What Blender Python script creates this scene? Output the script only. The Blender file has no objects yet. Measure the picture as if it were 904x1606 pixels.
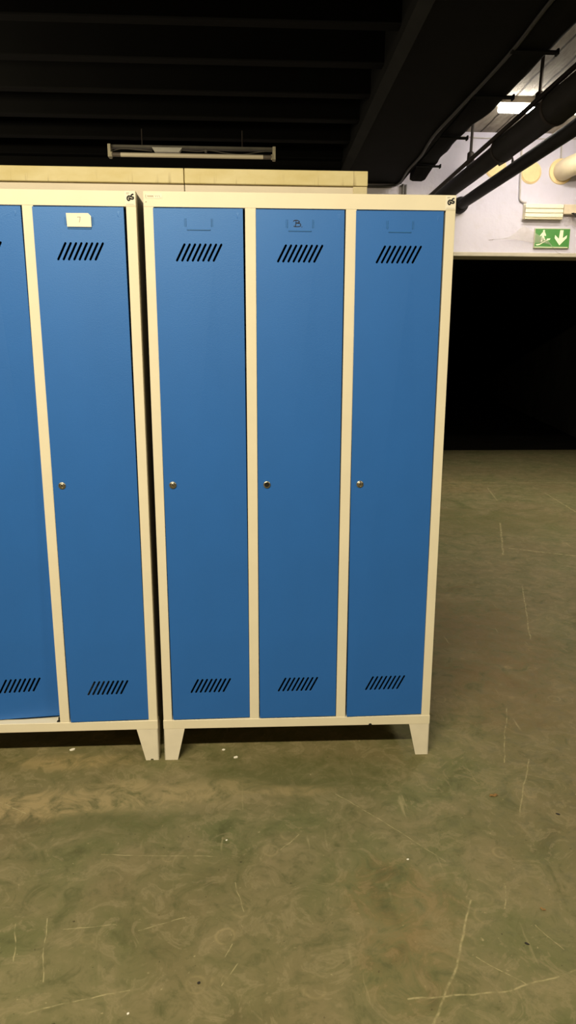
import bpy, bmesh, math, random
from mathutils import Vector, Matrix
random.seed(4)
C = bpy.context.scene.collection
D = bpy.data
PI = math.pi

# ------------------------------------------------------------------ helpers
class MB:
    """collects shapes, then links them as ONE mesh object"""
    def __init__(s):
        s.bm = bmesh.new(); s.mi = 0
    def _fin(s, faces):
        for f in faces: f.material_index = s.mi
    def box(s, x0, x1, y0, y1, z0, z1, bev=0.0, seg=1):
        n0 = len(s.bm.faces)
        t = bmesh.new()
        bmesh.ops.create_cube(t, size=1)
        for v in t.verts:
            v.co = Vector(((x0+x1)/2 + v.co.x*(x1-x0), (y0+y1)/2 + v.co.y*(y1-y0), (z0+z1)/2 + v.co.z*(z1-z0)))
        if bev: bmesh.ops.bevel(t, geom=t.edges[:], offset=bev, segments=seg, affect='EDGES', profile=0.5)
        s._merge(t); return s
    def _merge(s, t):
        vm = {v: s.bm.verts.new(v.co) for v in t.verts}
        for f in t.faces:
            try: nf = s.bm.faces.new([vm[v] for v in f.verts])
            except ValueError: continue
            nf.material_index = s.mi; nf.smooth = f.smooth
        t.free()
    def prism(s, pts, d, axis='y', off=0.0, bev=0.0):
        """pts: 2D outline; extruded by d along axis (y: pts are x,z)"""
        t = bmesh.new()
        def P(a, b, c):
            return Vector((a, c, b)) if axis == 'y' else (Vector((c, a, b)) if axis == 'x' else Vector((a, b, c)))
        a = [t.verts.new(P(p[0], p[1], off)) for p in pts]
        b = [t.verts.new(P(p[0], p[1], off+d)) for p in pts]
        t.faces.new(a); t.faces.new(b[::-1])
        n = len(pts)
        for i in range(n): t.faces.new((a[i], b[i], b[(i+1) % n], a[(i+1) % n]))
        bmesh.ops.recalc_face_normals(t, faces=t.faces[:])
        if bev: bmesh.ops.bevel(t, geom=t.edges[:], offset=bev, segments=1, affect='EDGES')
        bmesh.ops.triangulate(t, faces=[f for f in t.faces if len(f.verts) > 4])
        s._merge(t); return s
    def tube(s, pts, r, seg=14, cap=True):
        """pts list of 3D; r number or list"""
        pts = [Vector(p) for p in pts]; n = len(pts)
        rs = r if isinstance(r, (list, tuple)) else [r]*n
        rings = []; up = None
        for i, p in enumerate(pts):
            d = (pts[min(i+1, n-1)] - pts[max(i-1, 0)]).normalized()
            if up is None:
                up = Vector((0, 0, 1)) if abs(d.z) < .9 else Vector((1, 0, 0))
            a = (up - d*up.dot(d)).normalized(); b = d.cross(a); up = a
            rings.append([s.bm.verts.new(p + (a*math.cos(2*PI*k/seg) + b*math.sin(2*PI*k/seg))*rs[i]) for k in range(seg)])
        for i in range(n-1):
            for k in range(seg):
                f = s.bm.faces.new((rings[i][k], rings[i][(k+1) % seg], rings[i+1][(k+1) % seg], rings[i+1][k]))
                f.smooth = True; f.material_index = s.mi
        if cap:
            for R in (rings[0][::-1], rings[-1]):
                f = s.bm.faces.new(R); f.material_index = s.mi
        return s
    def lathe(s, prof, origin, axis='y', seg=28):
        """prof: list of (radius, height along axis)"""
        o = Vector(origin); rings = []
        for (r, h) in prof:
            ring = []
            for k in range(seg):
                c, q = math.cos(2*PI*k/seg)*r, math.sin(2*PI*k/seg)*r
                v = Vector((c, h, q)) if axis == 'y' else (Vector((c, q, h)) if axis == 'z' else Vector((h, c, q)))
                ring.append(s.bm.verts.new(o+v))
            rings.append(ring)
        for i in range(len(rings)-1):
            for k in range(seg):
                f = s.bm.faces.new((rings[i][k], rings[i][(k+1) % seg], rings[i+1][(k+1) % seg], rings[i+1][k]))
                f.smooth = True; f.material_index = s.mi
        for R in (rings[0][::-1], rings[-1]):
            f = s.bm.faces.new(R); f.material_index = s.mi
        return s
    def add_mesh(s, me, fn=lambda c: c):
        vs = [s.bm.verts.new(fn(v.co.copy())) for v in me.vertices]
        for p in me.polygons:
            try: f = s.bm.faces.new([vs[i] for i in p.vertices])
            except ValueError: continue
            f.material_index = s.mi
        return s
    def build(s, name, mats, parent=None, recalc=True, sharp=True):
        if recalc: bmesh.ops.recalc_face_normals(s.bm, faces=s.bm.faces[:])
        me = D.meshes.new(name); s.bm.to_mesh(me); s.bm.free()
        for m in (mats if isinstance(mats, (list, tuple)) else [mats]): me.materials.append(m)
        if sharp and any(p.use_smooth for p in me.polygons):
            try: me.set_sharp_from_angle(angle=math.radians(40))
            except Exception: pass
        o = D.objects.new(name, me); C.objects.link(o)
        if parent: o.parent = parent
        return o

def thing(name, label, cat, loc=(0, 0, 0), rz=0, group=None):
    o = D.objects.new(name, None); C.objects.link(o)
    o.location = loc; o.rotation_euler = (0, 0, rz); o.empty_display_size = .1
    o['label'] = label; o['category'] = cat
    if group: o['group'] = group
    return o
def tag(o, label, cat, group=None, kind=None):
    o['label'] = label; o['category'] = cat
    if group: o['group'] = group
    if kind: o['kind'] = kind
    return o
def struct(o, label=None):
    o['kind'] = 'structure'
    if label: o['label'] = label
    return o

def smooth_path(pts, n=8):
    """Catmull-Rom through pts"""
    pts = [Vector(p) for p in pts]; out = []
    P = [pts[0]*2-pts[1]] + pts + [pts[-1]*2-pts[-2]]
    for i in range(1, len(P)-2):
        a, b, c, d = P[i-1:i+3]
        for k in range(n):
            t = k/n
            out.append(.5*((2*b)+(c-a)*t+(2*a-5*b+4*c-d)*t*t+(3*b-a-3*c+d)*t**3))
    out.append(pts[-1]); return out

# ------------------------------------------------------------------ materials
def new_mat(name):
    m = D.materials.new(name); m.use_nodes = True
    nt = m.node_tree; b = nt.nodes['Principled BSDF']
    return m, nt, b
def N(nt, t, **k):
    n = nt.nodes.new(t)
    for a, v in k.items():
        if a.startswith('i_'):
            n.inputs[a[2:].replace('_', ' ')].default_value = v
        else: setattr(n, a, v)
    return n
def L(nt, a, b): nt.links.new(a, b)
def mix(nt, fac, a, b, mode='MIX'):
    n = nt.nodes.new('ShaderNodeMix'); n.data_type = 'RGBA'; n.blend_type = mode
    for sock, v in ((n.inputs[0], fac), (n.inputs[6], a), (n.inputs[7], b)):
        if hasattr(v, 'default_value') or hasattr(v, 'is_linked'): L(nt, v, sock)
        else: sock.default_value = v if not isinstance(v, tuple) else (*v, 1)[:4]
    return n.outputs[2]
def math_(nt, op, a, b=None, clamp=False):
    n = nt.nodes.new('ShaderNodeMath'); n.operation = op; n.use_clamp = clamp
    for i, v in enumerate((a, b)):
        if v is None: continue
        if isinstance(v, (int, float)): n.inputs[i].default_value = v
        else: L(nt, v, n.inputs[i])
    return n.outputs[0]
def ramp(nt, fac, stops, interp='LINEAR'):
    n = nt.nodes.new('ShaderNodeValToRGB'); e = n.color_ramp.elements; n.color_ramp.interpolation = interp
    while len(e) < len(stops): e.new(.5)
    for i, (p, c) in enumerate(stops):
        e[i].position = p; e[i].color = (*c, 1) if isinstance(c, tuple) else (c, c, c, 1)
    L(nt, fac, n.inputs[0]); return n.outputs[0]
def coords(nt): return N(nt, 'ShaderNodeTexCoord').outputs['Object']
def noise(nt, vec, scale, detail=4, rough=.55, dist=0.0, sc=None):
    if sc:
        m = N(nt, 'ShaderNodeMapping'); m.inputs['Scale'].default_value = sc; L(nt, vec, m.inputs['Vector']); vec = m.outputs[0]
    n = N(nt, 'ShaderNodeTexNoise'); n.inputs['Scale'].default_value = scale; n.inputs['Detail'].default_value = detail
    n.inputs['Roughness'].default_value = rough; n.inputs['Distortion'].default_value = dist
    L(nt, vec, n.inputs['Vector']); return n.outputs['Fac']
def bump(nt, b, h, strength, dist=.01):
    n = N(nt, 'ShaderNodeBump'); n.inputs['Strength'].default_value = strength; n.inputs['Distance'].default_value = dist
    L(nt, h, n.inputs['Height']); L(nt, n.outputs[0], b.inputs['Normal'])
def simple(name, col, rough=.5, metal=0.0, var=.0, scale=20, col2=None, bmp=0.0, bscale=300, spec=.5):
    m, nt, b = new_mat(name)
    b.inputs['Roughness'].default_value = rough; b.inputs['Metallic'].default_value = metal
    b.inputs['Specular IOR Level'].default_value = spec
    v = coords(nt)
    f = noise(nt, v, scale, 5)
    c2 = col2 or tuple(c*(1-var) for c in col)
    L(nt, ramp(nt, f, [(.35, col), (.7, c2)]), b.inputs['Base Color'])
    if bmp: bump(nt, b, noise(nt, v, bscale, 2), bmp, .002)
    return m

M = {}
M['cream'] = simple('cream_paint', (.80, .735, .585), .42, var=.05, scale=9, bmp=.08, bscale=500)
M['cream_leg'] = simple('cream_leg_paint', (.80, .74, .62), .45, var=.09, scale=14)
M['side'] = simple('gap_shade_side_panel', (.24, .215, .175), .6, var=.15, scale=4)  # cream panels, with the shade of the gap put into their colour
M['inner'] = simple('locker_inside_shade', (.05, .046, .038), .8, var=.2)  # inside taken as cream paint; its shade is put into this dark colour
M['blue'] = simple('blue_enamel', (.020, .132, .50), .47, var=.06, scale=5, bmp=.16, bscale=420)
_b = M['blue'].node_tree.nodes['Principled BSDF']
_b.inputs['Specular IOR Level'].default_value = 1.0; _b.inputs['Specular Tint'].default_value = (.50, .74, 1, 1)
M['blue_edge'] = simple('blue_label_holder', (.03, .15, .43), .38, var=.1)
M['paper'] = simple('white_card', (.86, .82, .72), .75, var=.05, scale=60)
M['ink'] = simple('black_ink', (.015, .014, .02), .6, var=.2)
M['pencil'] = simple('grey_pencil', (.30, .27, .22), .7, var=.2)
M['faint'] = simple('faint_print', (.42, .33, .22), .7, var=.3)
M['lock'] = simple('worn_lock_steel', (.46, .42, .34), .32, metal=.9, var=.35, scale=200)
M['dark'] = simple('dark_void', (.004, .004, .004), .9, var=.1)
M['hinge'] = simple('dark_steel_pin', (.03, .028, .025), .5, metal=.6, var=.2)
M['black'] = simple('black_ceiling_paint', (.0026, .0025, .0024), .85, var=.4, scale=3, spec=.12)
M['beam'] = simple('black_beam_paint', (.0062, .0062, .0062), .8, var=.4, scale=2.5, spec=.12)
M['beam_edge'] = simple('grey_black_beam_chamfer', (.013, .013, .013), .8, var=.35, scale=6, spec=.15)
M['pipe'] = simple('black_pipe_lagging', (.010, .0085, .0075), .65, var=.4, scale=12, spec=.25)
M['rod'] = simple('dark_rust_steel', (.022, .014, .010), .6, var=.4, scale=40, metal=.3)
M['tube_off'] = simple('cream_tube_glass', (.85, .76, .60), .3, var=.03)
M['tube_end'] = simple('darkened_tube_end', (.16, .13, .11), .4, var=.2)
M['batten'] = simple('dusty_batten', (.52, .47, .34), .55, var=.2, scale=30)
M['batten_dark'] = simple('dusty_dark_rail', (.115, .105, .085), .6, var=.35, scale=8)
M['ballast'] = simple('white_ballast', (.60, .58, .52), .5, var=.1)
M['plastic'] = simple('ivory_lamp_cover', (.93, .86, .66), .4, var=.06, scale=25)
M['plastic_shade'] = simple('ivory_lamp_cover_shade', (.60, .53, .36), .5, var=.06, scale=25)  # darker copy of the ivory, groove and underside shade put into the colour
M['foam'] = simple('yellow_foam_disc', (.86, .66, .34), .8, var=.12, scale=14, bmp=.3, bscale=60)
M['cream_pipe'] = simple('cream_pipe_paint', (.78, .67, .46), .45, var=.08, scale=8)
M['conduit'] = simple('grey_conduit', (.50, .46, .43), .5, var=.15, scale=15)
M['sign_green'] = simple('exit_sign_green', (.07, .27, .055), .4, var=.12, scale=10)
M['sign_light'] = simple('exit_sign_pale', (.92, .93, .66), .45, var=.04)
M['scrap'] = simple('white_scrap', (.88, .85, .78), .8, var=.1)
M['leaf'] = simple('dry_leaf', (.27, .15, .045), .7, var=.35, scale=120)
M['crumb'] = simple('dark_crumb', (.02, .017, .014), .8, var=.2)
M['tray'] = simple('pale_strip', (.5, .45, .38), .6, var=.2)

def lavender_wall():
    m, nt, b = new_mat('lavender_white_plaster'); v = coords(nt)
    n1 = noise(nt, v, 1.1, 6, .6); n2 = noise(nt, v, 9, 5, .6)
    c = ramp(nt, n1, [(.3, (.665, .635, .735)), (.7, (.58, .55, .64))])
    c = mix(nt, ramp(nt, n2, [(.52, 0.0), (.75, .35)]), c, (.56, .52, .53))
    L(nt, c, b.inputs['Base Color']); b.inputs['Roughness'].default_value = .85
    bump(nt, b, noise(nt, v, 14, 6, .6), .25, .02)
    return m
M['wall'] = lavender_wall()

def board_concrete():
    m, nt, b = new_mat('board_marked_concrete'); v = coords(nt)
    sx = N(nt, 'ShaderNodeSeparateXYZ'); L(nt, v, sx.inputs[0])
    wob = math_(nt, 'MULTIPLY', math_(nt, 'SUBTRACT', noise(nt, v, 2.2, 4), .5), .05)
    x = math_(nt, 'ADD', sx.outputs[0], wob)
    fr = math_(nt, 'FRACT', math_(nt, 'MULTIPLY', x, 1/.17))
    d = math_(nt, 'ABSOLUTE', math_(nt, 'SUBTRACT', fr, .5))
    line = ramp(nt, d, [(.0, 1.0), (.05, .8), (.075, 0.0)])
    grain = noise(nt, v, 7, 8, .65, sc=(3.0, .6, 1))
    c = ramp(nt, grain, [(.25, (.20, .175, .145)), (.5, (.36, .32, .265)), (.75, (.45, .41, .36))])
    st = noise(nt, v, 2.7, 5, .6)
    c = mix(nt, ramp(nt, st, [(.5, 0.0), (.7, .6)]), c, (.14, .12, .10))
    c = mix(nt, line, c, (.035, .026, .018))
    L(nt, c, b.inputs['Base Color']); b.inputs['Roughness'].default_value = .9
    bump(nt, b, grain, .4, .02)
    return m
M['concrete'] = board_concrete()

def cap_mat():
    m, nt, b = new_mat('yellowed_cabinet_fascia'); v = coords(nt)
    n = noise(nt, v, 4, 5, .6, sc=(1, 1, 2))
    c = ramp(nt, n, [(.35, (.80, .71, .42)), (.65, (.69, .58, .26))])
    # brown streaks that start at the lower lip
    st = noise(nt, v, 13, 4, .7, sc=(1.6, 1, .15))
    sp = N(nt, 'ShaderNodeSeparateXYZ'); L(nt, v, sp.inputs[0])
    h = N(nt, 'ShaderNodeMapRange'); h.inputs[1].default_value = 2.045; h.inputs[2].default_value = 2.095
    h.inputs[3].default_value = 1; h.inputs[4].default_value = 0; L(nt, sp.outputs[2], h.inputs[0])
    f = math_(nt, 'MULTIPLY', ramp(nt, st, [(.56, 0.0), (.66, .8)]), h.outputs[0], True)
    c = mix(nt, f, c, (.36, .27, .10))
    L(nt, c, b.inputs['Base Color']); b.inputs['Roughness'].default_value = .5
    return m
M['cap'] = cap_mat()
M['cab_body'] = simple('cream_cabinet_panel', (.79, .715, .60), .5, var=.06, scale=6)
M['cab_strip'] = simple('yellowed_cabinet_stile', (.77, .68, .44), .5, var=.1, scale=12)

def glow(name, col, strength):
    m = D.materials.new(name); m.use_nodes = True; nt = m.node_tree
    b = nt.nodes['Principled BSDF']; b.inputs['Base Color'].default_value = (.9, .88, .8, 1)
    b.inputs['Emission Color'].default_value = (*col, 1); b.inputs['Emission Strength'].default_value = strength
    return m
M['lit'] = glow('lit_tube', (1, .93, .82), 44)

def film(name, col, alpha, nz):
    m, nt, b = new_mat(name); v = coords(nt)
    b.inputs['Base Color'].default_value = (*col, 1); b.inputs['Roughness'].default_value = .6
    L(nt, ramp(nt, noise(nt, v, nz, 5, .6), [(.35, alpha*.45), (.7, alpha)]), b.inputs['Alpha'])
    return m
M['film'] = film('dusty_clear_film', (.62, .55, .47), .42, 7)
M['web'] = film('dusty_cobweb', (.36, .30, .24), .42, 16)

# floor: worn olive paint with scuffs
SCR = [(0.537, 1.459, 0.442, 1.262, 6), (0.442, 1.262, 0.359, 1.135, 6), (0.319, 1.194, 0.458, 1.198, 5), (0.458, 1.198, 0.544, 1.205, 5), (0.544, 1.205, 0.712, 1.249, 5),
 (0.933, 2.074, 0.78, 1.762, 5), (0.646, 1.501, 0.614, 1.428, 4), (-0.496, 1.195, -0.275, 1.244, 4), (-0.463, 1.413, -0.344, 1.423, 3), (-0.516, 1.45, -0.469, 1.272, 3),
 (-0.582, 1.434, -0.553, 1.325, 3), (-0.059, 1.545, -0.033, 1.448, 2.5), (-0.075, 1.32, -0.059, 1.354, 3), (-0.08, 1.246, -0.047, 1.301, 3), (0.237, 1.926, 0.514, 1.601, 3),
 (-0.427, 1.668, -0.111, 1.646, 3), (-0.789, 1.915, -0.694, 1.858, 3), (2.076, 5.559, 1.753, 4.589, 16), (2.521, 7.197, 2.382, 6.504, 16), (2.087, 7.531, 3.634, 7.482, 25),
 (3.022, 6.885, 2.919, 5.957, 16), (0.985, 2.427, 0.839, 2.059, 5), (0.67, 1.376, 0.707, 1.301, 3), (0.495, 1.293, 0.59, 1.215, 3), (1.86, 4.754, 2.253, 4.537, 25),
 (0.122, 1.722, 0.065, 1.659, 3), (-0.287, 1.401, -0.177, 1.435, 3), (1.62, 3.9, 1.35, 3.1, 8)]
def seg_group():
    g = D.node_groups.new('ScratchLine', 'ShaderNodeTree')
    for n, t in (('P', 'NodeSocketVector'), ('A', 'NodeSocketVector'), ('B', 'NodeSocketVector'), ('W', 'NodeSocketFloat')):
        g.interface.new_socket(n, in_out='INPUT', socket_type=t)
    g.interface.new_socket('M', in_out='OUTPUT', socket_type='NodeSocketFloat')
    gi = g.nodes.new('NodeGroupInput'); go = g.nodes.new('NodeGroupOutput')
    def vm(op, a, b=None, sc=None):
        n = g.nodes.new('ShaderNodeVectorMath'); n.operation = op
        g.links.new(a, n.inputs[0])
        if b is not None: g.links.new(b, n.inputs[1])
        if sc is not None: g.links.new(sc, n.inputs['Scale'])
        return n
    pa = vm('SUBTRACT', gi.outputs['P'], gi.outputs['A']).outputs[0]
    d = vm('SUBTRACT', gi.outputs['B'], gi.outputs['A']).outputs[0]
    h = math_(g, 'DIVIDE', vm('DOT_PRODUCT', pa, d).outputs['Value'], vm('DOT_PRODUCT', d, d).outputs['Value'], True)
    q = vm('SCALE', d, sc=h).outputs[0]
    dist = vm('LENGTH', vm('SUBTRACT', pa, q).outputs[0]).outputs['Value']
    o = math_(g, 'SUBTRACT', 1.0, math_(g, 'DIVIDE', dist, gi.outputs['W']), True)
    g.links.new(o, go.inputs['M']); return g
SEG = seg_group()
def floor_mat():
    m, nt, b = new_mat('worn_olive_floor_paint'); v0 = coords(nt)
    # slight warp so that lines wander
    wn = N(nt, 'ShaderNodeTexNoise'); wn.inputs['Scale'].default_value = 9; wn.inputs['Detail'].default_value = 3; L(nt, v0, wn.inputs['Vector'])
    w1 = N(nt, 'ShaderNodeVectorMath', operation='SUBTRACT'); L(nt, wn.outputs['Color'], w1.inputs[0]); w1.inputs[1].default_value = (.5, .5, .5)
    w2 = N(nt, 'ShaderNodeVectorMath', operation='MULTIPLY'); L(nt, w1.outputs[0], w2.inputs[0]); w2.inputs[1].default_value = (.022, .022, 0)
    w3 = N(nt, 'ShaderNodeVectorMath', operation='ADD'); L(nt, v0, w3.inputs[0]); L(nt, w2.outputs[0], w3.inputs[1])
    v = w3.outputs[0]
    big = noise(nt, v0, 1.3, 4, .55, .3); mid = noise(nt, v, 5, 7, .62, .6); fine = noise(nt, v, 26, 6, .65, .4)
    GREEN = (.134, .138, .058); OLIVE = (.176, .162, .079); TAN = (.262, .220, .123); BRN = (.178, .139, .071); DK = (.086, .090, .035)
    blot = noise(nt, v, 11, 8, .68, 1.2)
    c = ramp(nt, mid, [(.30, DK), (.40, GREEN), (.56, OLIVE), (.78, TAN)])
    c = mix(nt, ramp(nt, big, [(.42, 0.0), (.62, .6)]), c, BRN)
    c = mix(nt, ramp(nt, blot, [(.31, .7), (.45, 0.0)]), c, DK)
    c = mix(nt, ramp(nt, blot, [(.53, 0.0), (.58, .55), (.62, .12), (.71, .6)]), c, TAN)
    c = mix(nt, ramp(nt, fine, [(.33, .4), (.48, 0.0)]), c, DK)
    c = mix(nt, ramp(nt, fine, [(.58, 0.0), (.72, .4)]), c, TAN)
    chips = noise(nt, v, 75, 3, .5)
    c = mix(nt, ramp(nt, chips, [(.70, 0.0), (.76, .7)]), c, (.36, .31, .17))
    c = mix(nt, ramp(nt, chips, [(.24, .7), (.30, 0.0)]), c, (.04, .034, .016))
    # worn, browned and dark green patches
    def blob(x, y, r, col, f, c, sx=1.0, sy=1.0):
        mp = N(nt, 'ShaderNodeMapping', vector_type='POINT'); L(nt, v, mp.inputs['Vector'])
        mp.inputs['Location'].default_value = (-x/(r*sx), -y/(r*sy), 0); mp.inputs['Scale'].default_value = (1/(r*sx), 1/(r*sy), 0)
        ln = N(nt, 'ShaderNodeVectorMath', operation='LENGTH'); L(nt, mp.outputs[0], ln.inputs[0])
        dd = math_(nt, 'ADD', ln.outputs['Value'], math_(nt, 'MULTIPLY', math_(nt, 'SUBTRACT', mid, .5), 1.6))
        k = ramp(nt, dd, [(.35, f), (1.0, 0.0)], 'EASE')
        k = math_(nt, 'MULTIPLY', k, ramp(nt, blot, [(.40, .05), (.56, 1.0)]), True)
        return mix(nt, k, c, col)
    c = blob(.36, 1.46, .20, (.215, .145, .062), .42, c)
    c = blob(.33, 1.28, .16, (.22, .155, .07), .35, c)
    c = blob(1.10, 3.2, .75, (.165, .112, .05), .55, c, .7, 1.3)
    c = blob(1.0, 2.6, .5, (.17, .12, .056), .4, c)
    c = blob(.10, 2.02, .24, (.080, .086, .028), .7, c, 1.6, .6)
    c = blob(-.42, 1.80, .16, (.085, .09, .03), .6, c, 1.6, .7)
    c = blob(1.94, 5.6, .9, (.10, .102, .03), .6, c, 1.2, .8)
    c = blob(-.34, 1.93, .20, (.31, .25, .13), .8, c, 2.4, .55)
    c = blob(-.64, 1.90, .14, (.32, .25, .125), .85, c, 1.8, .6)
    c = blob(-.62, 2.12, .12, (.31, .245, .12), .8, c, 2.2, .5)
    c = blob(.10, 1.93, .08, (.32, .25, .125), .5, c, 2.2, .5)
    c = blob(2.12, 7.4, .7, (.27, .21, .10), .5, c)
    # rings of lifted paint
    vo = N(nt, 'ShaderNodeTexVoronoi', feature='F1'); vo.inputs['Scale'].default_value = 9; L(nt, v, vo.inputs['Vector'])
    rg = ramp(nt, vo.outputs['Distance'], [(.16, 0.0), (.20, 1.0), (.25, 0.0)])
    c = mix(nt, math_(nt, 'MULTIPLY', rg, ramp(nt, mid, [(.50, 0.0), (.64, .5)]), True), c, (.33, .27, .14))
    # short random scuffs: two stretched noises
    for rot, sc_, seed in ((.5, 30, 0), (-.9, 26, 3), (1.45, 22, 7)):
        mp = N(nt, 'ShaderNodeMapping'); L(nt, v, mp.inputs['Vector']); mp.inputs['Rotation'].default_value = (0, 0, rot)
        mp.inputs['Scale'].default_value = (1, .07, 1); mp.inputs['Location'].default_value = (seed, seed, 0)
        s = noise(nt, mp.outputs[0], sc_*1.6, 2, .5)
        k = math_(nt, 'MULTIPLY', ramp(nt, s, [(.70, 0.0), (.77, .5)]), ramp(nt, noise(nt, v, 4+seed, 3), [(.46, 0.0), (.56, 1.0)]), True)
        c = mix(nt, k, c, (.36, .31, .17))
    # the distinct scratches
    acc = None
    for (ax, ay, bx, by, w) in SCR:
        g = N(nt, 'ShaderNodeGroup'); g.node_tree = SEG
        L(nt, v, g.inputs['P']); g.inputs['A'].default_value = (ax, ay, 0); g.inputs['B'].default_value = (bx, by, 0); g.inputs['W'].default_value = w*.001*.62
        acc = g.outputs['M'] if acc is None else math_(nt, 'MAXIMUM', acc, g.outputs['M'])
    k = math_(nt, 'MULTIPLY', math_(nt, 'MULTIPLY', acc, 1.3, True), ramp(nt, noise(nt, v, 40, 3), [(.38, .08), (.60, .75)]), True)
    c = mix(nt, k, c, (.40, .35, .19))
    L(nt, c, b.inputs['Base Color'])
    L(nt, ramp(nt, fine, [(.3, .55), (.7, .8)]), b.inputs['Roughness']); b.inputs['Specular IOR Level'].default_value = .25
    bump(nt, b, fine, .12, .004)
    return m
M['floor'] = floor_mat()
M['far_floor'] = simple('dark_tunnel_floor', (.012, .011, .008), .95, var=.5, scale=2, spec=.05)  # near-black floor past the far edge of the olive paint
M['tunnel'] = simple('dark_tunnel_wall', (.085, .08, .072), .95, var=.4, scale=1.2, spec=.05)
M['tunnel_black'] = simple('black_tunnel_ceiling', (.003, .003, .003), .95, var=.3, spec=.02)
M['roomwall'] = simple('dim_room_wall', (.30, .28, .26), .9, var=.2, scale=1)

# ------------------------------------------------------------------ setting
WY = 8.0; CZ = 3.75; LZ = 2.494; LX = 1.15
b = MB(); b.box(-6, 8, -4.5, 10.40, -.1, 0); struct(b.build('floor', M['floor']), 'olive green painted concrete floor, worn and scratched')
b = MB(); b.box(-6, 16, 10.40, 30, -.14, -.012); struct(b.build('floor_beyond', M['far_floor']), 'dark floor beyond the wide opening')
b = MB(); b.box(-6, LX, WY, WY+.25, 0, CZ); b.box(LX, 8, WY, WY+.25, LZ+.03, CZ)
struct(b.build('wall_back', M['wall']), 'pale lavender plastered wall above the dark opening')
b = MB(); b.box(LX, 8, WY-.02, WY+.25, LZ-.012, LZ+.03, .004); struct(b.build('trim_1', simple('beige_lintel_edge', (.52, .47, .37), .7, var=.15, scale=6)), 'beige lintel edge over the dark opening')
b = MB(); b.box(-6.15, -6, -4.5, WY+.25, 0, CZ+.1); struct(b.build('wall_left', M['roomwall']))
b = MB(); b.box(8, 8.15, -4.5, WY+.25, 0, CZ+.1); struct(b.build('wall_right', M['roomwall']))
b = MB(); b.box(-6, 8, -4.65, -4.5, 0, CZ+.1); struct(b.build('wall_front', M['roomwall']))
# left: black slab with ribs across; right: board marked concrete
b = MB(); b.box(-6, 1.66, -4.5, WY, CZ, CZ+.1)
y = 4.17 - .575*14
while y < 7.7:
    b.prism([(y-.02, CZ+.01), (y, 3.36), (y+.085, 3.36), (y+.105, CZ+.01)], 6.93, axis='x', off=-6)
    y += .575
b.box(-6, .925, 7.72, WY, 3.17, CZ+.005)
struct(b.build('ceiling', M['black']), 'black ribbed ceiling above the lockers')
b = MB(); b.box(1.66, 8, -4.5, WY, CZ, CZ+.1); struct(b.build('ceiling_right', M['concrete']), 'board marked concrete ceiling above the pipes')
b = MB()
b.prism([(.985, 3.22), (1.62, 3.22), (1.62, CZ+.005), (.93, CZ+.005), (.93, 3.262)], WY+4.5, axis='y', off=-4.5)
beam = struct(b.build('ceiling_beam', M['beam']), 'deep black beam running under the ceiling')
b = MB()
b.prism([(.918, 3.262), (.985, 3.212), (.99, 3.22), (.93, 3.27)], WY+4.5, axis='y', off=-4.5)
b.build('beam_chamfer', M['beam_edge'], beam)
# tunnel beyond the opening
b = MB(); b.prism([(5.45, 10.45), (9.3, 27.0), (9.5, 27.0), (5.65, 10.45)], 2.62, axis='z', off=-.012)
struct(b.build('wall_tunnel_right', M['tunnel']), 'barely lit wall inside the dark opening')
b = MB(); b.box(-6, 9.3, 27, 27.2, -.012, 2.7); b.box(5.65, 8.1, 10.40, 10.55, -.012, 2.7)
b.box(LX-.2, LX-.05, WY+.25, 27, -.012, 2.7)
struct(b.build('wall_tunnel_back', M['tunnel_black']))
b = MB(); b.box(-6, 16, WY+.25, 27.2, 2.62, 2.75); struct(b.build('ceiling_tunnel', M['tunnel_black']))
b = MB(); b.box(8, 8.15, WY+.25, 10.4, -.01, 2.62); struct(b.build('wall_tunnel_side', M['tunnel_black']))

# ------------------------------------------------------------------ lockers
W, H, HL = .904, 1.80, .116
ST, DV = .0287, .0313
OW = (W - 2*ST - 2*DV)/3
OP = [ST, ST+OW+DV, ST+2*(OW+DV)]
Z0, Z1 = .1485, 1.7575

def slot_loop(cx, cz, hw=.0115, hh=.022, r=.0034):
    """outline of one slanted slot"""
    a, b_ = Vector((cx-hw, cz-hh)), Vector((cx+hw, cz+hh)); d = (b_-a).normalized(); n = Vector((-d.y, d.x)); out = []
    for c, s in ((b_, 1), (a, -1)):
        for k in range(7):
            t = -PI/2 + PI*k/6
            out.append(c + (d*math.cos(t)*s - n*math.sin(t)*-1*s)*r)
    return out
def plate_mesh(w, h, zb):
    """door skin with sixteen real slots cut through it (x, z outline)"""
    cu = D.curves.new('tmp', 'CURVE'); cu.dimensions = '2D'; cu.fill_mode = 'BOTH'; cu.extrude = .0006; cu.bevel_depth = .0004; cu.bevel_resolution = 0
    def loop(pts):
        s = cu.splines.new('POLY'); s.points.add(len(pts)-1); s.use_cyclic_u = True
        for i, p in enumerate(pts): s.points[i].co = (p[0], p[1], 0, 1)
    loop([(0, 0), (w, 0), (w, h), (0, h)])
    for zc in (1.635, .2705):
        for k in range(8):
            loop(slot_loop(w/2 + (k-3.5)*.0152, zc-zb))
    o = D.objects.new('tmp', cu); C.objects.link(o)
    dg = bpy.context.evaluated_depsgraph_get(); dg.update()
    me = D.meshes.new_from_object(o.evaluated_get(dg))
    D.objects.remove(o); D.curves.remove(cu)
    return me
DW, DH = OW-.0052, Z1-Z0-.006
PLATE = plate_mesh(DW, DH, Z0+.003)

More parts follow.
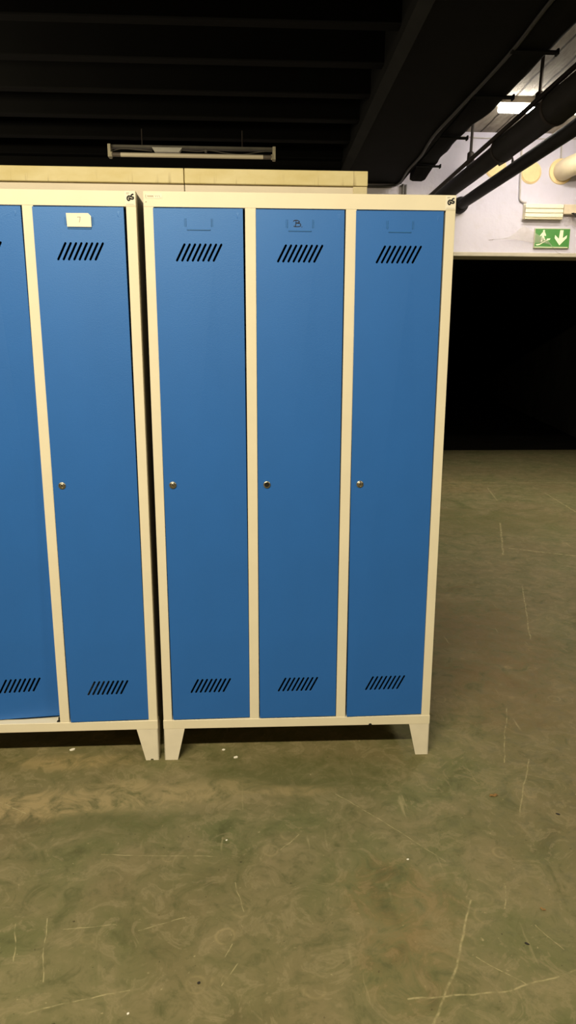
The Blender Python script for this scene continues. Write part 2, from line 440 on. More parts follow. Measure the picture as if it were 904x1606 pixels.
def strokes(mb, paths, wd, th, y, seg=6):
    """flat pen strokes on the plane y (front face toward -y)"""
    for P in paths:
        P = [Vector((p[0], 0, p[1])) for p in P]
        if len(P) > 2: P = smooth_path(P, seg)
        for a, c in zip(P[:-1], P[1:]):
            d = (c-a)
            if d.length < 1e-6: continue
            d = d.normalized(); n = Vector((-d.z, 0, d.x))*wd/2; e = d*wd*.35
            q = [a-e+n, a-e-n, c+e-n, c+e+n]
            mb.prism([(v.x, v.z) for v in q], -th, axis='y', off=y)

def gs_mark(mb, cx, cz, s, y):
    """bold slanting rounded double letter mark"""
    G = [(.02, .30), (-.22, .36), (-.44, .22), (-.48, -.08), (-.30, -.30), (-.08, -.20), (-.06, .02), (-.22, .04)]
    S = [(.50, .58), (.26, .50), (.14, .30), (.30, .18), (.50, .10), (.50, -.10), (.30, -.16), (.02, -.04)]
    f = lambda P: [(cx+x*s, cz+(z+.10*x)*s) for x, z in P]
    strokes(mb, [f(G), f(S)], .23*s, .0003, y)

def lock(parent, x, z, kind):
    m = MB()
    m.lathe([(.0112, -.001), (.0112, -.004), (.0098, -.0055), (.0078, -.0058), (.0072, -.0042), (.0070, -.0030)], (0, 0, 0), 'y', 24)
    if kind != 'hole':
        m.lathe([(.0066, -.0025), (.0066, -.0046), (.0058, -.0052)], (0, 0, 0), 'y', 20)
        m.mi = 1
        a = {'key': 0.0, 'turned': .55, 'up': 0.0}[kind]
        m.lathe([(.0018, -.0050), (.0018, -.0056)], (-.0006, 0, .0022), 'y', 10)
        c, s = math.cos(a), math.sin(a)
        m.prism([(p[0]*c-p[1]*s, p[0]*s+p[1]*c) for p in ((-.001, .0022), (.001, .0022), (.0007, -.0042), (-.0007, -.0042))], -.0006, 'y', -.0050)
    else:
        m.mi = 1
        m.lathe([(.0069, -.0020), (.0069, -.0033)], (0, 0, 0), 'y', 20)
    o = m.build('lock', [M['lock'], M['dark']], parent); o.location = (x, -.0005, z)
    if kind == 'hole': o['label'] = 'lock with its core missing, an empty black hole'
    return o

def make_door(root, i, rot=0.0, push=(0, 0), lk='key', extra=None, label=None):
    x0 = OP[i]+.0016; zb = Z0+.003
    m = MB()
    def warp(v):
        # v in door space (x to the right, z up from the door's foot)
        tz = 1-v.z/DH; tx = v.x/DW
        v = Vector((v.x, v.y + tz*(push[0]+(push[1]-push[0])*tx), v.z))
        c, s = math.cos(rot), math.sin(rot); X, Z = v.x-DW/2, v.z-DH/2
        return Vector((X*c-Z*s+DW/2, v.y, X*s+Z*c+DH/2))
    m.add_mesh(PLATE, lambda c: warp(Vector((c.x, -.0010-c.z, c.y))))
    def fl(xa, xb, za, zb_):
        t = MB(); t.box(xa, xb, -.0002, .017, za, zb_)
        for v in t.bm.verts: v.co = warp(v.co)
        m._merge(t.bm)
    fl(.0003, .0016, .0003, DH-.0003); fl(DW-.0016, DW-.0003, .0003, DH-.0003)
    fl(.0016, DW-.0016, .0003, .0016); fl(.0016, DW-.0016, DH-.0016, DH-.0003)
    # small pressed crease at the upper right corner
    P = [m.bm.verts.new(warp(Vector(p))) for p in ((DW-.020, -.0016, DH-.003), (DW-.009, -.0016, DH-.003), (DW-.017, -.0016, DH-.030), (DW-.0155, -.0028, DH-.024))]
    for q in ((0, 3, 1), (1, 3, 2), (2, 3, 0)): m.bm.faces.new([P[k] for k in q])
    d = m.build('door', M['blue'], root); d.location = (x0, 0, zb)
    if label: d['label'] = label
    # label holder: folded lip and two clips each side
    m = MB(); hx, hz = DW/2-.002, 1.697-zb
    m.box(hx-.034, hx+.034, -.0036, -.0010, hz-.0016, hz+.0016, .0007)
    for s in (-1, 1):
        m.box(hx+s*.0365-.0011, hx+s*.0365+.0011, -.0034, -.0010, hz+.0085, hz+.031, .0006)
        m.box(hx+s*.0405-.0007, hx+s*.0405+.0007, -.0026, -.0010, hz+.0085, hz+.031, .0004)
    m.build('label_holder', M['blue_edge'], d)
    lock(d, .0275, .9505-zb, lk)
    if extra == 'card':
        m = MB(); cz = hz
        m.prism([(hx-.0355, cz+.0405), (hx+.027, cz+.0410), (hx+.0345, cz+.033), (hx+.0345, cz+.004), (hx-.034, cz+.004)], .0010, 'y', -.0050)
        m.mi = 1
        strokes(m, [[(hx-.004, cz+.0300), (hx+.0045, cz+.0305)], [(hx+.0045, cz+.0305), (hx+.003, cz+.024), (hx+.001, cz+.0165)]], .0010, .0003, -.0051)
        m.build('name_card', [M['paper'], M['pencil']], d)['label'] = 'white name card with a handwritten 7'
    if extra == 'letter':
        m = MB(); a, c = hx-.012, hz+.0130
        strokes(m, [[(a-.007, c+.0135), (a-.003, c+.0158), (a+.004, c+.0158), (a+.0095, c+.0130), (a+.009, c+.0105), (a+.001, c+.0085)],
                    [(a+.001, c+.0085), (a+.012, c+.0070), (a+.0138, c+.0020), (a+.009, c-.0008), (a-.001, c-.0010), (a-.006, c-.0002)],
                    [(a+.0005, c+.0150), (a+.0000, c+.0080), (a-.0015, c-.0005)],
                    [(a+.0172, c-.0012), (a+.0172, c-.0022)]], .0021, .0003, -.0021)
        m.build('handwritten_letter', M['ink'], d)['label'] = 'handwritten letter B and a dot in black marker'
    return d

def make_locker(label, loc, rz, doors, right_sticker=True, maker=False, notch=False, legs=None):
    root = thing('metal_locker', label, 'locker', loc, rz, 'blue lockers in the front row')
    m = MB(); t = .002; DP = .5
    # shell, open at the front
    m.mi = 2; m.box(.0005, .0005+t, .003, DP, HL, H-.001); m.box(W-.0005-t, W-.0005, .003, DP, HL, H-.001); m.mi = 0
    m.box(.0005, W-.0005, .003, DP, H-.003, H-.001); m.box(.0005, W-.0005, DP-t, DP, HL, H-.001)
    m.box(.0025, W-.0025, .003, DP-.003, HL+.022, HL+.026)
    # front frame
    m.box(0, W, 0, .028, 1.7578, H, .0012, 2)
    m.box(-.001, W+.001, -.0008, .030, HL, .1475, .0010)
    for xa, xb in ((0, ST), (W-ST, W), (ST+OW, ST+OW+DV), (ST+2*OW+DV, ST+2*OW+2*DV)):
        m.box(xa, xb, .0006, .026, .1470, 1.7586, .0012, 2)
    if notch: m.mi = 1; m.prism([(.70+.006*math.cos(k*PI/6), HL+.0004+.006*math.sin(k*PI/6)) for k in range(7)], -.0006, 'y', -.0006); m.mi = 0
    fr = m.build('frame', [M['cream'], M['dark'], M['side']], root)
    m = MB()
    for x in (ST+OW+DV/2, ST+2*OW+1.5*DV): m.box(x-.001, x+.001, .026, DP-.003, HL+.026, H-.004)
    m.box(.003, W-.003, DP-.006, DP-.003, HL+.027, H-.004)
    m.box(.003, .005, .027, DP-.007, HL+.027, H-.004); m.box(W-.005, W-.003, .027, DP-.007, HL+.027, H-.004)
    m.build('partition', M['inner'], root)
    for kw in doors: make_door(root, **kw)
    # legs: tapered folded sheet
    for k, (sx, yy) in enumerate(((0, 0), (1, 0), (0, 1), (1, 1))):
        m = MB(); T = HL+.0006; B = 0.0
        X = (lambda u: u) if sx == 0 else (lambda u: W-u)
        off = .0 if yy == 0 else DP-.003
        pts = [(X(0), T), (X(.070), T), (X(.0435), B), (X(.001), B)]
        if k == 1 and legs == 'chip':
            pts = [(X(0), T), (X(.070), T), (X(.0435), B), (X(.028), B), (X(.026), B+.005), (X(.019), B+.005), (X(.017), B), (X(.001), B)]
        m.prism(pts, .003, 'y', off)
        q = [(off+.0, T), (off+.065, T), (off+.040, B), (off+.0, B)] if yy == 0 else [(off+.003, T), (off-.065, T), (off-.040, B), (off+.003, B)]
        m.prism(q, .0025, 'x', 0 if sx == 0 else W-.0025)
        m.build('leg', M['cream_leg'], root)
    if right_sticker:
        m = MB(); m.box(W-.031, W-.0015, -.0007, -.0001, 1.7615, 1.7985); m.mi = 1
        gs_mark(m, W-.0155, 1.7800, .0170, -.0007)
        m.mi = 2; strokes(m, [[(W-.026, 1.7940), (W-.018, 1.7940)], [(W-.026, 1.7915), (W-.020, 1.7915)]], .0009, .0002, -.0007)
        strokes(m, [[(W-.028, 1.7642), (W-.006, 1.7642)]], .0006, .0002, -.0007)
        m.build('safety_sticker', [M['paper'], M['ink'], M['pencil']], fr)['label'] = 'square white sticker with a black double letter mark'
    if maker:
        m = MB()
        m.prism([(.006, 1.7925), (.030, 1.7918), (.0305, 1.7805), (.0065, 1.7810)], .0005, 'y', -.0006)
        m.prism([(.0315, 1.7920), (.052, 1.7935), (.0555, 1.7885), (.0545, 1.7800), (.050, 1.7830), (.046, 1.7795), (.0318, 1.7802)], .0005, 'y', -.0006)
        m.mi = 1
        strokes(m, [[(.0085, 1.7905), (.0075, 1.7860), (.0085, 1.7820)]], .0010, .0002, -.0006)
        for xx in (.013, .0165, .020, .0235, .027): strokes(m, [[(xx, 1.7885), (xx+.0012, 1.7835)], [(xx-.001, 1.786), (xx+.0022, 1.786)]], .0010, .0002, -.0006)
        m.mi = 2
        for xx in (.035, .040, .0455): strokes(m, [[(xx, 1.7885), (xx+.0018, 1.7840)]], .0010, .0002, -.0006)
        strokes(m, [[(.006, 1.7695), (.008, 1.7715), (.010, 1.7700)]], .0010, .0002, -.0001)
        m.build('maker_label', [M['paper'], M['faint'], M['pencil']], fr)['label'] = 'torn worn paper label with illegible print'
    return root

make_locker('freestanding three-door blue steel locker in cream frame, middle door marked B', (-.3107, 2.1222, 0), -.0051,
    [dict(i=0, rot=.0035, push=(0, .006), lk='turned'),
     dict(i=1, rot=.0015, push=(0, .004), lk='hole', extra='letter', label='blue door marked with a handwritten B'),
     dict(i=2, rot=.0040, push=(-.002, .006), lk='key')], maker=True, notch=True)
B = make_locker('blue steel locker cut off by left edge, door with white card 7', (-1.2356, 2.1192, 0), .0048,
    [dict(i=0, lk='key'),
     dict(i=1, rot=0.0, push=(.020, .046), lk='key', label='blue door pushed in at its lower right corner'),
     dict(i=2, rot=.0045, push=(-.002, .004), lk='key', extra='card', label='blue door with a white name card')], legs='chip')
m = MB(); m.tube([(OP[1]+OW-.006, .010, .1475), (OP[1]+OW-.005, .010, .162)], .0028, 8); m.box(OP[1]+OW-.012, OP[1]+OW-.002, .004, .014, .1476, .1500)
m.build('hinge_pin', M['hinge'], B)

# ------------------------------------------------------------------ tall cabinets behind
CYF, CT = 3.10, 2.107
def cabinet(x0, x1, label, strip):
    root = thing('storage_cabinet', label, 'cabinet', (x0, CYF, 0), 0, 'cream cabinets behind the lockers')
    w = x1-x0
    m = MB(); m.box(0, w, .010, .44, .08, CT-.058, .002); m.box(.01, w-.01, .03, .42, 0, .0805)
    m.build('body', M['cab_body'], root)
    m = MB(); m.box(0, w, -.004, .445, CT-.058, CT, .0025, 2)
    if strip: 
        m.mi = 1; m.box(w-.0600, w-.0585, -.0050, -.0035, CT-.057, CT-.001); m.mi = 0
    cp = m.build('top_cap', [M['cap'], M['faint']], root); cp['label'] = 'yellowed stained top fascia'
    if strip:
        m = MB(); m.box(w-.060, w-.0005, .004, .0105, .08, CT-.0585, .001); m.build('corner_post', M['cab_strip'], root)
    return root
cabinet(-1.052, -.283, 'tall cream cabinet with yellowed top behind left locker, cut off by frame', False)
cabinet(-.280, .4865, 'tall cream cabinet with yellowed top behind locker marked B', True)

# ------------------------------------------------------------------ unlit lamp under the ribs
root = thing('fluorescent_lamp', 'unlit open fluorescent batten with cream tube under black ribbed ceiling', 'lamp', (-.535, 6.80, 3.36))
HWD = .738
m = MB(); m.box(-HWD, HWD, -.025, .035, -.163, -.140, .002)
m.build('rail', M['batten_dark'], root)
for s in (-1, 1):
    m = MB(); m.box(s*HWD-.014, s*HWD+.014, -.045, .03, -.246, -.138, .003); m.box(s*(HWD-.02)-.008, s*(HWD-.02)+.008, -.050, -.02, -.246, -.205, .003)
    m.build('lamp_holder', M['batten'], root)
    m = MB(); m.tube([(s*.45, .005, -.14), (s*.45, .005, 0)], .006, 8); m.build('suspension_rod', M['rod'], root)
m = MB(); m.prism([(-.36, -.158), (-.09, -.158), (-.12, -.196), (-.335, -.196)], .05, 'y', -.03); m.build('ballast', M['ballast'], root)
m = MB(); m.tube([(-HWD+.022, -.035, -.226), (-HWD+.10, -.035, -.226), (HWD-.10, -.035, -.226), (HWD-.022, -.035, -.226)], .0185, 14)
for f in m.bm.faces:
    f.material_index = 1 if abs(f.calc_center_median().x) > HWD-.10 else 0
m.build('tube', [M['tube_off'], M['tube_end']], root)
m = MB()
m.tube(smooth_path([(-.10, -.01, -.175), (.05, -.01, -.182), (.16, -.01, -.172), (.30, -.01, -.192), (.45, -.01, -.20), (.60, -.01, -.178), (HWD-.02, -.01, -.165)]), .004, 6)
m.tube(smooth_path([(-.36, -.01, -.185), (-.50, -.01, -.176), (-.62, -.01, -.168), (-HWD+.02, -.01, -.19)]), .004, 6)
m.lathe([(.012, -.03), (.012, .0)], (.12, 0, -.180), 'y', 10)
m.build('wiring', M['batten_dark'], root)

# ------------------------------------------------------------------ lit lamp on the right
root = thing('fluorescent_lamp', 'lit fluorescent lamp glowing behind the black pipes at right', 'lamp', (2.90, 7.02, CZ))
m = MB(); m.prism([(-.055, 0), (.055, 0), (.055, -.055), (-.055, -.055)], 1.20, 'x', -.60)
m.build('housing', simple('lamp_housing', (.30, .26, .20), .5, var=.2), root)
m = MB(); m.box(-.57, .595, -.056, .05, -.118, -.056, .018, 3); m.build('diffuser', M['lit'], root)

# ------------------------------------------------------------------ pipes, rods, duct
def P1(y): return Vector((2.055+(8.0-y)*.0664, y, 3.08+(8.0-y)*.0246))
def P2(y): return Vector((2.278+(7.97-y)*.0505, y, 3.006+(7.97-y)*.0097))
root = thing('black_pipe', 'thick stepped black lagged pipe hung from rods, upper of the two', 'pipe', P1(8.0))
def rel(v): return v - root.location
def seg(ys, rs, name, mat):
    m = MB(); m.tube([rel(P1(y)) for y in ys], rs, 24); return m.build(name, mat, root)
seg([8.0, 6.38, 6.36, 6.33, 5.45, 5.43, 5.40, 3.0], [.076, .080, .098, .100, .102, .114, .116, .118], 'lagging', M['pipe'])
for y in (6.37, 5.44):
    seg([y-.015, y+.015], [.103 if y > 6 else .119]*2, 'band', M['rod'])
m = MB(); a, c = Vector((1.9007, 8.0, 3.0653)), Vector((2.199, 5.088, 3.29)); c2 = c+(c-a)*.7
m.tube([rel(a + Vector((.0, 0, .0))), rel(c), rel(c2)], .019, 12); m.build('tracer_pipe', M['rod'], root)
for (x, y, zt) in ((2.353, 6.08, 3.4485), (2.290, 7.70, 3.44)):
    m = MB(); p = P1(y)
    m.tube([rel(Vector((x, y, CZ))), rel(Vector((x-.005, y, zt)))], .0155, 8)
    m.lathe([(.022, 0), (.036, -.015), (.038, -.08), (.050, -.10)], rel(Vector((x-.005, y, zt+.03))), 'z', 12)
    m.tube([rel(Vector((x-.005, y, zt-.06))), rel(Vector((x-.035, y, (zt+p.z)/2))), rel(Vector((p.x, y, p.z+.08)))], .026, 8)
    m.build('hanger_rod', M['rod'], root)
root2 = thing('black_pipe', 'thinner black pipe below and right of the stepped pipe, flanged at wall', 'pipe', P2(7.98))
m = MB(); m.tube([P2(y)-root2.location for y in (7.95, 7.6, 5, 3)], [.055, .056, .058, .06], 20); m.build('pipe_run', M['pipe'], root2)
m = MB(); m.tube([P2(y)-root2.location for y in (8.0, 7.96, 7.93, 7.90)], [.085, .085, .082, .06], 20); m.build('flange', M['pipe'], root2)
m = MB(); y = 6.6; q = P2(y)+Vector((0, 0, .05)); p = P1(y)+Vector((.07, 0, -.05))
m.tube([p-root2.location, Vector((q.x-.01, y, q.z+.06))-root2.location, q-root2.location], .017, 8); m.build('clamp', M['rod'], root2)

root = thing('ventilation_duct', 'black sagging duct slung beside the deep black beam', 'duct', (1.70, 7.6, 3.2))
m = MB(); rings = []
ys = [3.0+k*.1 for k in range(47)]
hang = [4.66, 5.40, 6.33, 7.20]
for yv in ys:
    d = min(abs(yv-h) for h in hang); sag = min(d, .45)
    xr = 1.826 + .05*min(1, max(0, (6.3-yv)/.6)) - (.010 if yv < 5.9 else .028)*math.sin(min(d, .5)/.5*PI) - .02*max(0, yv-7.2); zb = 3.205 + .012*(1-min(d, .3)/.3)
    if yv > 7.25: zb -= .05*math.sin((yv-7.25)/.35*PI*.6); 
    ring = [(1.63, zb+.01), (1.66, zb-.004), (xr-.05, zb-.006), (xr-.012, zb+.012), (xr, zb+.05), (xr-.01, zb+.36), (xr-.04, zb+.40), (1.66, zb+.40), (1.63, zb+.36)]
    rings.append([m.bm.verts.new((x-1.70, yv-7.6, z-3.2)) for x, z in ring])
for r0, r1 in zip(rings[:-1], rings[1:]):
    for k in range(9):
        f = m.bm.faces.new((r0[k], r0[(k+1) % 9], r1[(k+1) % 9], r1[k])); f.smooth = True
m.bm.faces.new(rings[0][::-1]); m.bm.faces.new(rings[-1])
m.build('duct_body', M['beam'], root)
for h in hang:
    tip = 1.846 + .05*min(1, max(0, (6.3-h)/.6))
    m = MB(); m.box(1.60-1.70, tip-1.70, h-.022-7.6, h+.022-7.6, -.012, .0, .002)
    m.box(tip-1.70-.014, tip-1.70, h-.022-7.6, h+.022-7.6, -.022, .012, .002)
    m.build('support_bar', M['beam'], root)

# cable along the beam that turns along the back wall
m = MB()
m.tube(smooth_path([(1.602, 3.0, 3.208), (1.60, 4.06, 3.206), (1.612, 4.6, 3.204), (1.605, 5.06, 3.207), (1.572, 5.7, 3.204), (1.55, 6.34, 3.207), (1.578, 6.9, 3.205), (1.566, 7.4, 3.207), (1.585, 7.8, 3.206), (1.56, 7.955, 3.2), (1.50, 7.97, 3.192), (1.40, 7.972, 3.186), (1.2, 7.975, 3.185)]), .0125, 8)
o = m.build('ceiling_cable', simple('grey_black_cable', (.030, .029, .028), .45, var=.3, spec=.5)); tag(o, 'grey cable along the black beam turning along the back wall', 'cable')
m = MB(); m.tube([(1.64, 7.975, 3.21), (1.64, 7.975, 2.9), (1.64, 7.975, 0)], .015, 10); m.tube([(1.675, 7.985, 3.21), (1.675, 7.985, 0.0)], .009, 8)
o = m.build('wall_conduit', simple('dark_grey_conduit', (.13, .12, .11), .45, var=.3)); tag(o, 'dark conduit pair running down back wall below the cable bend', 'conduit')

# ------------------------------------------------------------------ things on the back wall
def S(x, z): return x*8/8.5, 1.3267+(z-1.3267)*8/8.5    # helper: wall plane is at y = 8
# emergency light
x0, zt = S(3.180, 3.138); x1, zb = S(3.637, 2.969)
root = thing('emergency_light', 'ivory ribbed emergency light box above the green exit sign', 'lamp', ((x0+x1)/2, WY, (zt+zb)/2))
w, h = x1-x0, zt-zb
m = MB(); m.box(-w/2, w/2, -.03, 0, -h/2, h/2, .004); m.build('base', M['plastic'], root)
m = MB(); 
for k in range(3):
    za = -h/2+.012+k*(h-.02)/3
    m.prism([(-.068, za), (-.075, za+.006), (-.075, za+.036), (-.066, za+.043), (-.03, za+.043), (-.03, za)], w-.008, 'x', -w/2+.004)
m.build('cover', M['plastic'], root)
m = MB()
for k in range(1, 3):
    za = -h/2+.012+k*(h-.02)/3-.0065; m.box(-w/2+.006, w/2-.006, -.060, -.03, za-.001, za+.0055)
m.box(-w/2+.002, w/2-.002, -.069, -.03, -h/2-.006, -h/2+.011, .002)
m.build('groove', M['plastic_shade'], root)

# exit sign : pictogram drawn in the 615 x 335 units of the sign's face
x0, zt = S(3.335, 2.872); x1, zb = S(3.760, 2.650); w, h = x1-x0, zt-zb
root = thing('exit_sign', 'green exit sign with figure on stairs and pale down arrow', 'sign', ((x0+x1)/2, WY, (zt+zb)/2))
m = MB(); m.box(-w/2, w/2, -.028, 0, -h/2, h/2, .003); m.build('casing', simple('exit_sign_casing', (.62, .62, .42), .5, var=.1), root)
m = MB(); m.box(-w/2+.004, w/2-.004, -.0300, -.0275, -h/2+.004, h/2-.006); m.build('face', M['sign_green'], root)
def T(x, y): return (-w/2 + (x-192)/615*w, h/2 - (y-150)/338*h)
def poly(mb, pts, d=.0012): mb.prism([T(*p) for p in pts], -d, 'y', -.0299)
m = MB(); poly(m, [(345+18*math.cos(k*PI/6), 197+19*math.sin(k*PI/6)) for k in range(12)])
poly(m, [(322, 218), (366, 218), (388, 272), (372, 284), (360, 262), (354, 300), (316, 300), (312, 266), (292, 292), (280, 276)])
poly(m, [(316, 298), (336, 298), (328, 376), (304, 382)]); poly(m, [(334, 298), (356, 298), (378, 348), (356, 356)])
m.build('running_figure', M['sign_light'], root)
m = MB(); poly(m, [(218, 424), (290, 412), (352, 376), (398, 354), (408, 326), (466, 320), (456, 346), (426, 352), (384, 372), (340, 398), (282, 436), (234, 443)])
m.build('stair_line', M['sign_light'], root)
m = MB(); poly(m, [(628, 180), (685, 180), (682, 316), (754, 262), (750, 312), (632, 437), (540, 316), (545, 262), (614, 326)])
m.build('arrow', M['sign_light'], root)
m = MB(); poly(m, [(200, 465), (782, 465), (778, 476), (200, 476)]); m.build('edge_strip', M['sign_light'], root)

# yellow discs
for (px, pz, lab) in ((3.243, 3.483, 'round yellow foam disc on wall, fully visible right of the pipes'), (2.826, 3.530, 'round yellow foam disc on wall, half hidden between the black pipes')):
    x, z = S(px, pz); m = MB()
    m.lathe([(.118, 0), (.116, -.006), (.106, -.010), (.100, -.016), (.06, -.018), (.01, -.018)], (0, 0, 0), 'y', 32)
    o = m.build('wall_disc', M['foam']); o.location = (x, WY, z); tag(o, lab, 'disc', 'yellow discs on the back wall')
# cream pipe
x, z = S(3.60, 3.50)
root = thing('cream_pipe', 'thick cream pipe bending out of the back wall at right edge', 'pipe', (x, WY, z))
m = MB(); m.tube(smooth_path([(.01, .02, 0), (.015, -.07, .005), (.05, -.15, .02), (.13, -.20, .045), (.3, -.23, .085), (1.2, -.25, .28)], 6), .105, 24); m.build('pipe_bend', M['cream_pipe'], root)
m = MB(); m.lathe([(.135, 0), (.13, -.012), (.11, -.018)], (0, 0, 0), 'y', 24); m.build('wall_collar', M['foam'], root)
# conduits on the wall
m = MB(); m.tube(smooth_path([(2.93, 7.985, CZ), (2.93, 7.985, 3.5), (2.942, 7.985, 3.14), (2.95, 7.985, 3.075), (2.985, 7.985, 3.05), (3.02, 7.985, 3.045)], 6), .0105, 8)
o = m.build('wall_conduit', M['conduit']); tag(o, 'thin grey conduit curving down into the emergency light', 'conduit')
m = MB(); m.tube([(3.358, 7.988, CZ), (3.372, 7.988, 3.50)], .009, 8)
o = m.build('wall_conduit', M['conduit']); tag(o, 'short thin conduit above the cream pipe', 'conduit')
m = MB(); m.tube(smooth_path([(1.9, 7.99, 3.705), (2.25, 7.99, 3.70), (2.5, 7.99, 3.688), (3.0, 7.99, 3.69), (3.53, 7.99, 3.70), (4.5, 7.99, 3.70)], 5), .007, 8)
o = m.build('wall_cable', M['conduit']); tag(o, 'thin grey cable running level just under the ceiling on back wall', 'cable')
# junction box and cable at right edge
m = MB(); m.box(-.085, .085, -.06, 0, -.05, .05, .004); o = m.build('junction_box', simple('beige_box', (.74, .62, .44), .5, var=.1)); o.location = (3.515, WY, 2.975)
tag(o, 'small beige junction box at right of the emergency light', 'box')
m = MB(); m.tube(smooth_path([(3.535, 7.93, 2.935), (3.56, 7.92, 2.905), (3.62, 7.91, 2.87), (3.8, 7.95, 2.84)], 6), .008, 8); m.tube([(3.52, 7.935, 2.93), (3.75, 7.95, 2.92)], .008, 8)
o = m.build('loose_cable', M['hinge']); tag(o, 'dark loose cable pair under the beige junction box', 'cable')
# torn film and cobweb
up = [(2.621, 2.657), (2.70, 2.664), (2.828, 2.680), (2.92, 2.735), (2.998, 2.796), (3.094, 2.756), (3.200, 2.690), (3.299, 2.638), (3.394, 2.542), (3.491, 2.521), (3.569, 2.540)]
lo = [(2.621, 2.650), (2.72, 2.654), (2.83, 2.658), (2.93, 2.652), (3.02, 2.640), (3.127, 2.623), (3.22, 2.625), (3.315, 2.600), (3.40, 2.528), (3.491, 2.510), (3.569, 2.534)]
m = MB(); A = smooth_path([(x, 0, z) for x, z in up], 5); Bq = smooth_path([(x, 0, z) for x, z in lo], 5)
va = [m.bm.verts.new((p.x-3.0, -.01*math.sin(i*.25)+.040*abs(i/(len(A)-1)*2-1)**3, p.z-2.65)) for i, p in enumerate(A)]
vb = [m.bm.verts.new((p.x-3.0, -.004+.006*math.sin(i*.33)+.042*abs(i/(len(A)-1)*2-1)**3, p.z-2.65)) for i, p in enumerate(Bq)]
for i in range(len(va)-1):
    f = m.bm.faces.new((va[i], va[i+1], vb[i+1], vb[i])); f.smooth = True
o = m.build('torn_film', M['film'], recalc=False); o.location = (3.0, 7.958, 2.65)
tag(o, 'torn dusty clear film hanging across the exit sign', 'film')
m = MB(); nx, nz = 9, 7; G = []
for j in range(nz):
    G.append([m.bm.verts.new((3.40+.24*i/(nx-1), 7.972-.012*math.sin(i*.8)*math.sin(j*.7), 2.915-.09*j/(nz-1)-.03*i/(nx-1)+.012*math.sin(i*1.7+j))) for i in range(nx)])
for j in range(nz-1):
    for i in range(nx-1):
        if (i, j) in ((0, 5), (0, 4), (1, 5), (7, 0), (7, 1), (0, 0)): continue
        f = m.bm.faces.new((G[j][i], G[j][i+1], G[j+1][i+1], G[j+1][i])); f.smooth = True
o = m.build('cobweb', M['web'], recalc=False); tag(o, 'dusty grey cobweb hanging beside the emergency light', 'cobweb', kind='stuff')

# ------------------------------------------------------------------ litter on the floor
def scrap(x, y, s, mat, name, label, cat, group=None, rz=0, long=1.0):
    m = MB(); n = 7
    pts = [((s*long*(.75+.25*random.random()))*math.cos(2*PI*k/n), s*(.7+.3*random.random())*math.sin(2*PI*k/n)) for k in range(n)]
    m.prism(pts, s*.35, 'z', .0)
    o = m.build(name, mat); o.location = (x, y, 0); o.rotation_euler = (0, 0, rz)
    return tag(o, label, cat, group)
G_ = 'white paper scraps on the floor'
scrap(-.6409, 2.1996, .0075, M['scrap'], 'paper_scrap', 'white paper scrap on floor below the left locker', 'paper', G_, .5, 1.5)
scrap(-.0705, 2.1267, .0065, M['scrap'], 'paper_scrap', 'larger white paper scrap under locker marked B', 'paper', G_, .3, 1.4)
scrap(-.114, 2.1762, .0050, M['scrap'], 'paper_scrap', 'tiny white paper scrap deeper under the locker marked B', 'paper', G_, 0, 1.3)
scrap(.4111, 1.6102, .0034, M['scrap'], 'paper_scrap', 'white speck on floor in front of right locker leg', 'paper', G_, .2, 1.2)
scrap(-.2708, 1.1875, .0028, M['scrap'], 'paper_scrap', 'white speck on floor nearest the bottom edge', 'paper', G_, .9, 1.2)
scrap(-.086, 1.71, .0028, M['scrap'], 'paper_scrap', 'white speck on floor in front of middle of locker', 'paper', G_, .9, 1.2)
def leaf(x, y, s, rz, label):
    m = MB(); P = [(-1, 0), (-.6, .38), (0, .46), (.55, .30), (1, .05), (.6, -.32), (0, -.40), (-.6, -.28)]
    c = m.bm.verts.new((0, 0, .004)); v = [m.bm.verts.new((p[0]*s, p[1]*s, .001+.003*(k % 2))) for k, p in enumerate(P)]
    for k in range(8): m.bm.faces.new((c, v[k], v[(k+1) % 8]))
    o = m.build('dry_leaf', M['leaf']); o.location = (x, y, 0); o.rotation_euler = (0, 0, rz)
    return tag(o, label, 'leaf', 'dry leaf bits on the floor')
leaf(.7427, 1.8774, .016, .2, 'brown dry leaf bit on floor right of the locker')
leaf(.7076, 1.42, .008, -.6, 'small pale brown leaf bit near right edge of floor')
scrap(-.1293, 1.253, .0042, M['crumb'], 'dark_crumb', 'round black crumb on floor in the foreground', 'crumb', 'dark crumbs on the floor')
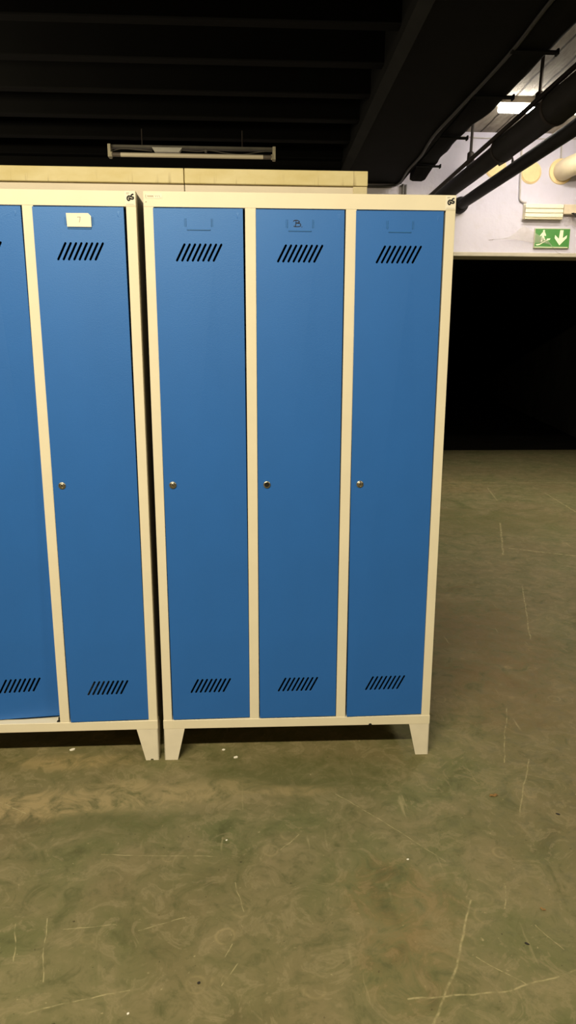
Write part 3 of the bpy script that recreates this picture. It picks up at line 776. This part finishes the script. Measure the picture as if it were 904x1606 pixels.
scrap(.628, 1.322, .0036, M['crumb'], 'dark_crumb', 'slim dark crumb on floor at lower right', 'crumb', 'dark crumbs on the floor', -.6, 1.9)
scrap(.905, 1.78, .0042, M['crumb'], 'dark_crumb', 'dark crumb on floor at right edge beside leaf', 'crumb', 'dark crumbs on the floor', -.5, 1.8)

# ------------------------------------------------------------------ light
def area(name, loc, size, sy, power, col, rot=(0, 0, 0)):
    l = D.lights.new(name, 'AREA'); l.shape = 'RECTANGLE'; l.size = size; l.size_y = sy; l.energy = power; l.color = col
    o = D.objects.new(name, l); C.objects.link(o); o.location = loc; o.rotation_euler = rot; return o
WARM = (1, .86, .58)
area('ceiling_lamp_front', (-.85, -.55, 3.25), 1.5, .10, 155, WARM, (math.radians(30), 0, 0))
area('ceiling_lamp_left', (-3.2, -.55, 3.25), 1.5, .10, 60, WARM, (math.radians(30), 0, 0))
area('ceiling_lamp_front_right', (3.4, -.55, 3.25), 1.5, .10, 60, WARM, (math.radians(30), 0, 0))
area('ceiling_lamp_right', (3.25, 5.75, 3.66), .8, .10, 100, (1, .88, .68))
area('tube_fill_light', (-3.6, 4.6, 3.0), 1.2, .10, 55, WARM, (math.radians(78), 0, math.radians(-50)))  # unseen light added to brighten the unlit tube
w = D.worlds.new('World'); bpy.context.scene.world = w; w.use_nodes = True
w.node_tree.nodes['Background'].inputs[0].default_value = (1, .9, .75, 1); w.node_tree.nodes['Background'].inputs[1].default_value = .004

# ------------------------------------------------------------------ camera
cam = D.cameras.new('Camera'); co = D.objects.new('Camera', cam); C.objects.link(co)
cam.sensor_fit = 'VERTICAL'; cam.sensor_height = 24; cam.lens = 1077.2/1606*24; cam.clip_start = .05; cam.clip_end = 100
co.matrix_world = Matrix.Translation((0, 0, 1.3267)) @ Matrix.Rotation(-.05, 4, 'Z') @ Matrix.Rotation(PI/2-.2156, 4, 'X') @ Matrix.Rotation(.0031, 4, 'Z')
sc = bpy.context.scene; sc.camera = co
sc.view_settings.view_transform = 'Standard'; sc.view_settings.look = 'None'
sc.cycles.use_denoising = True
sc.cycles.max_bounces = 6
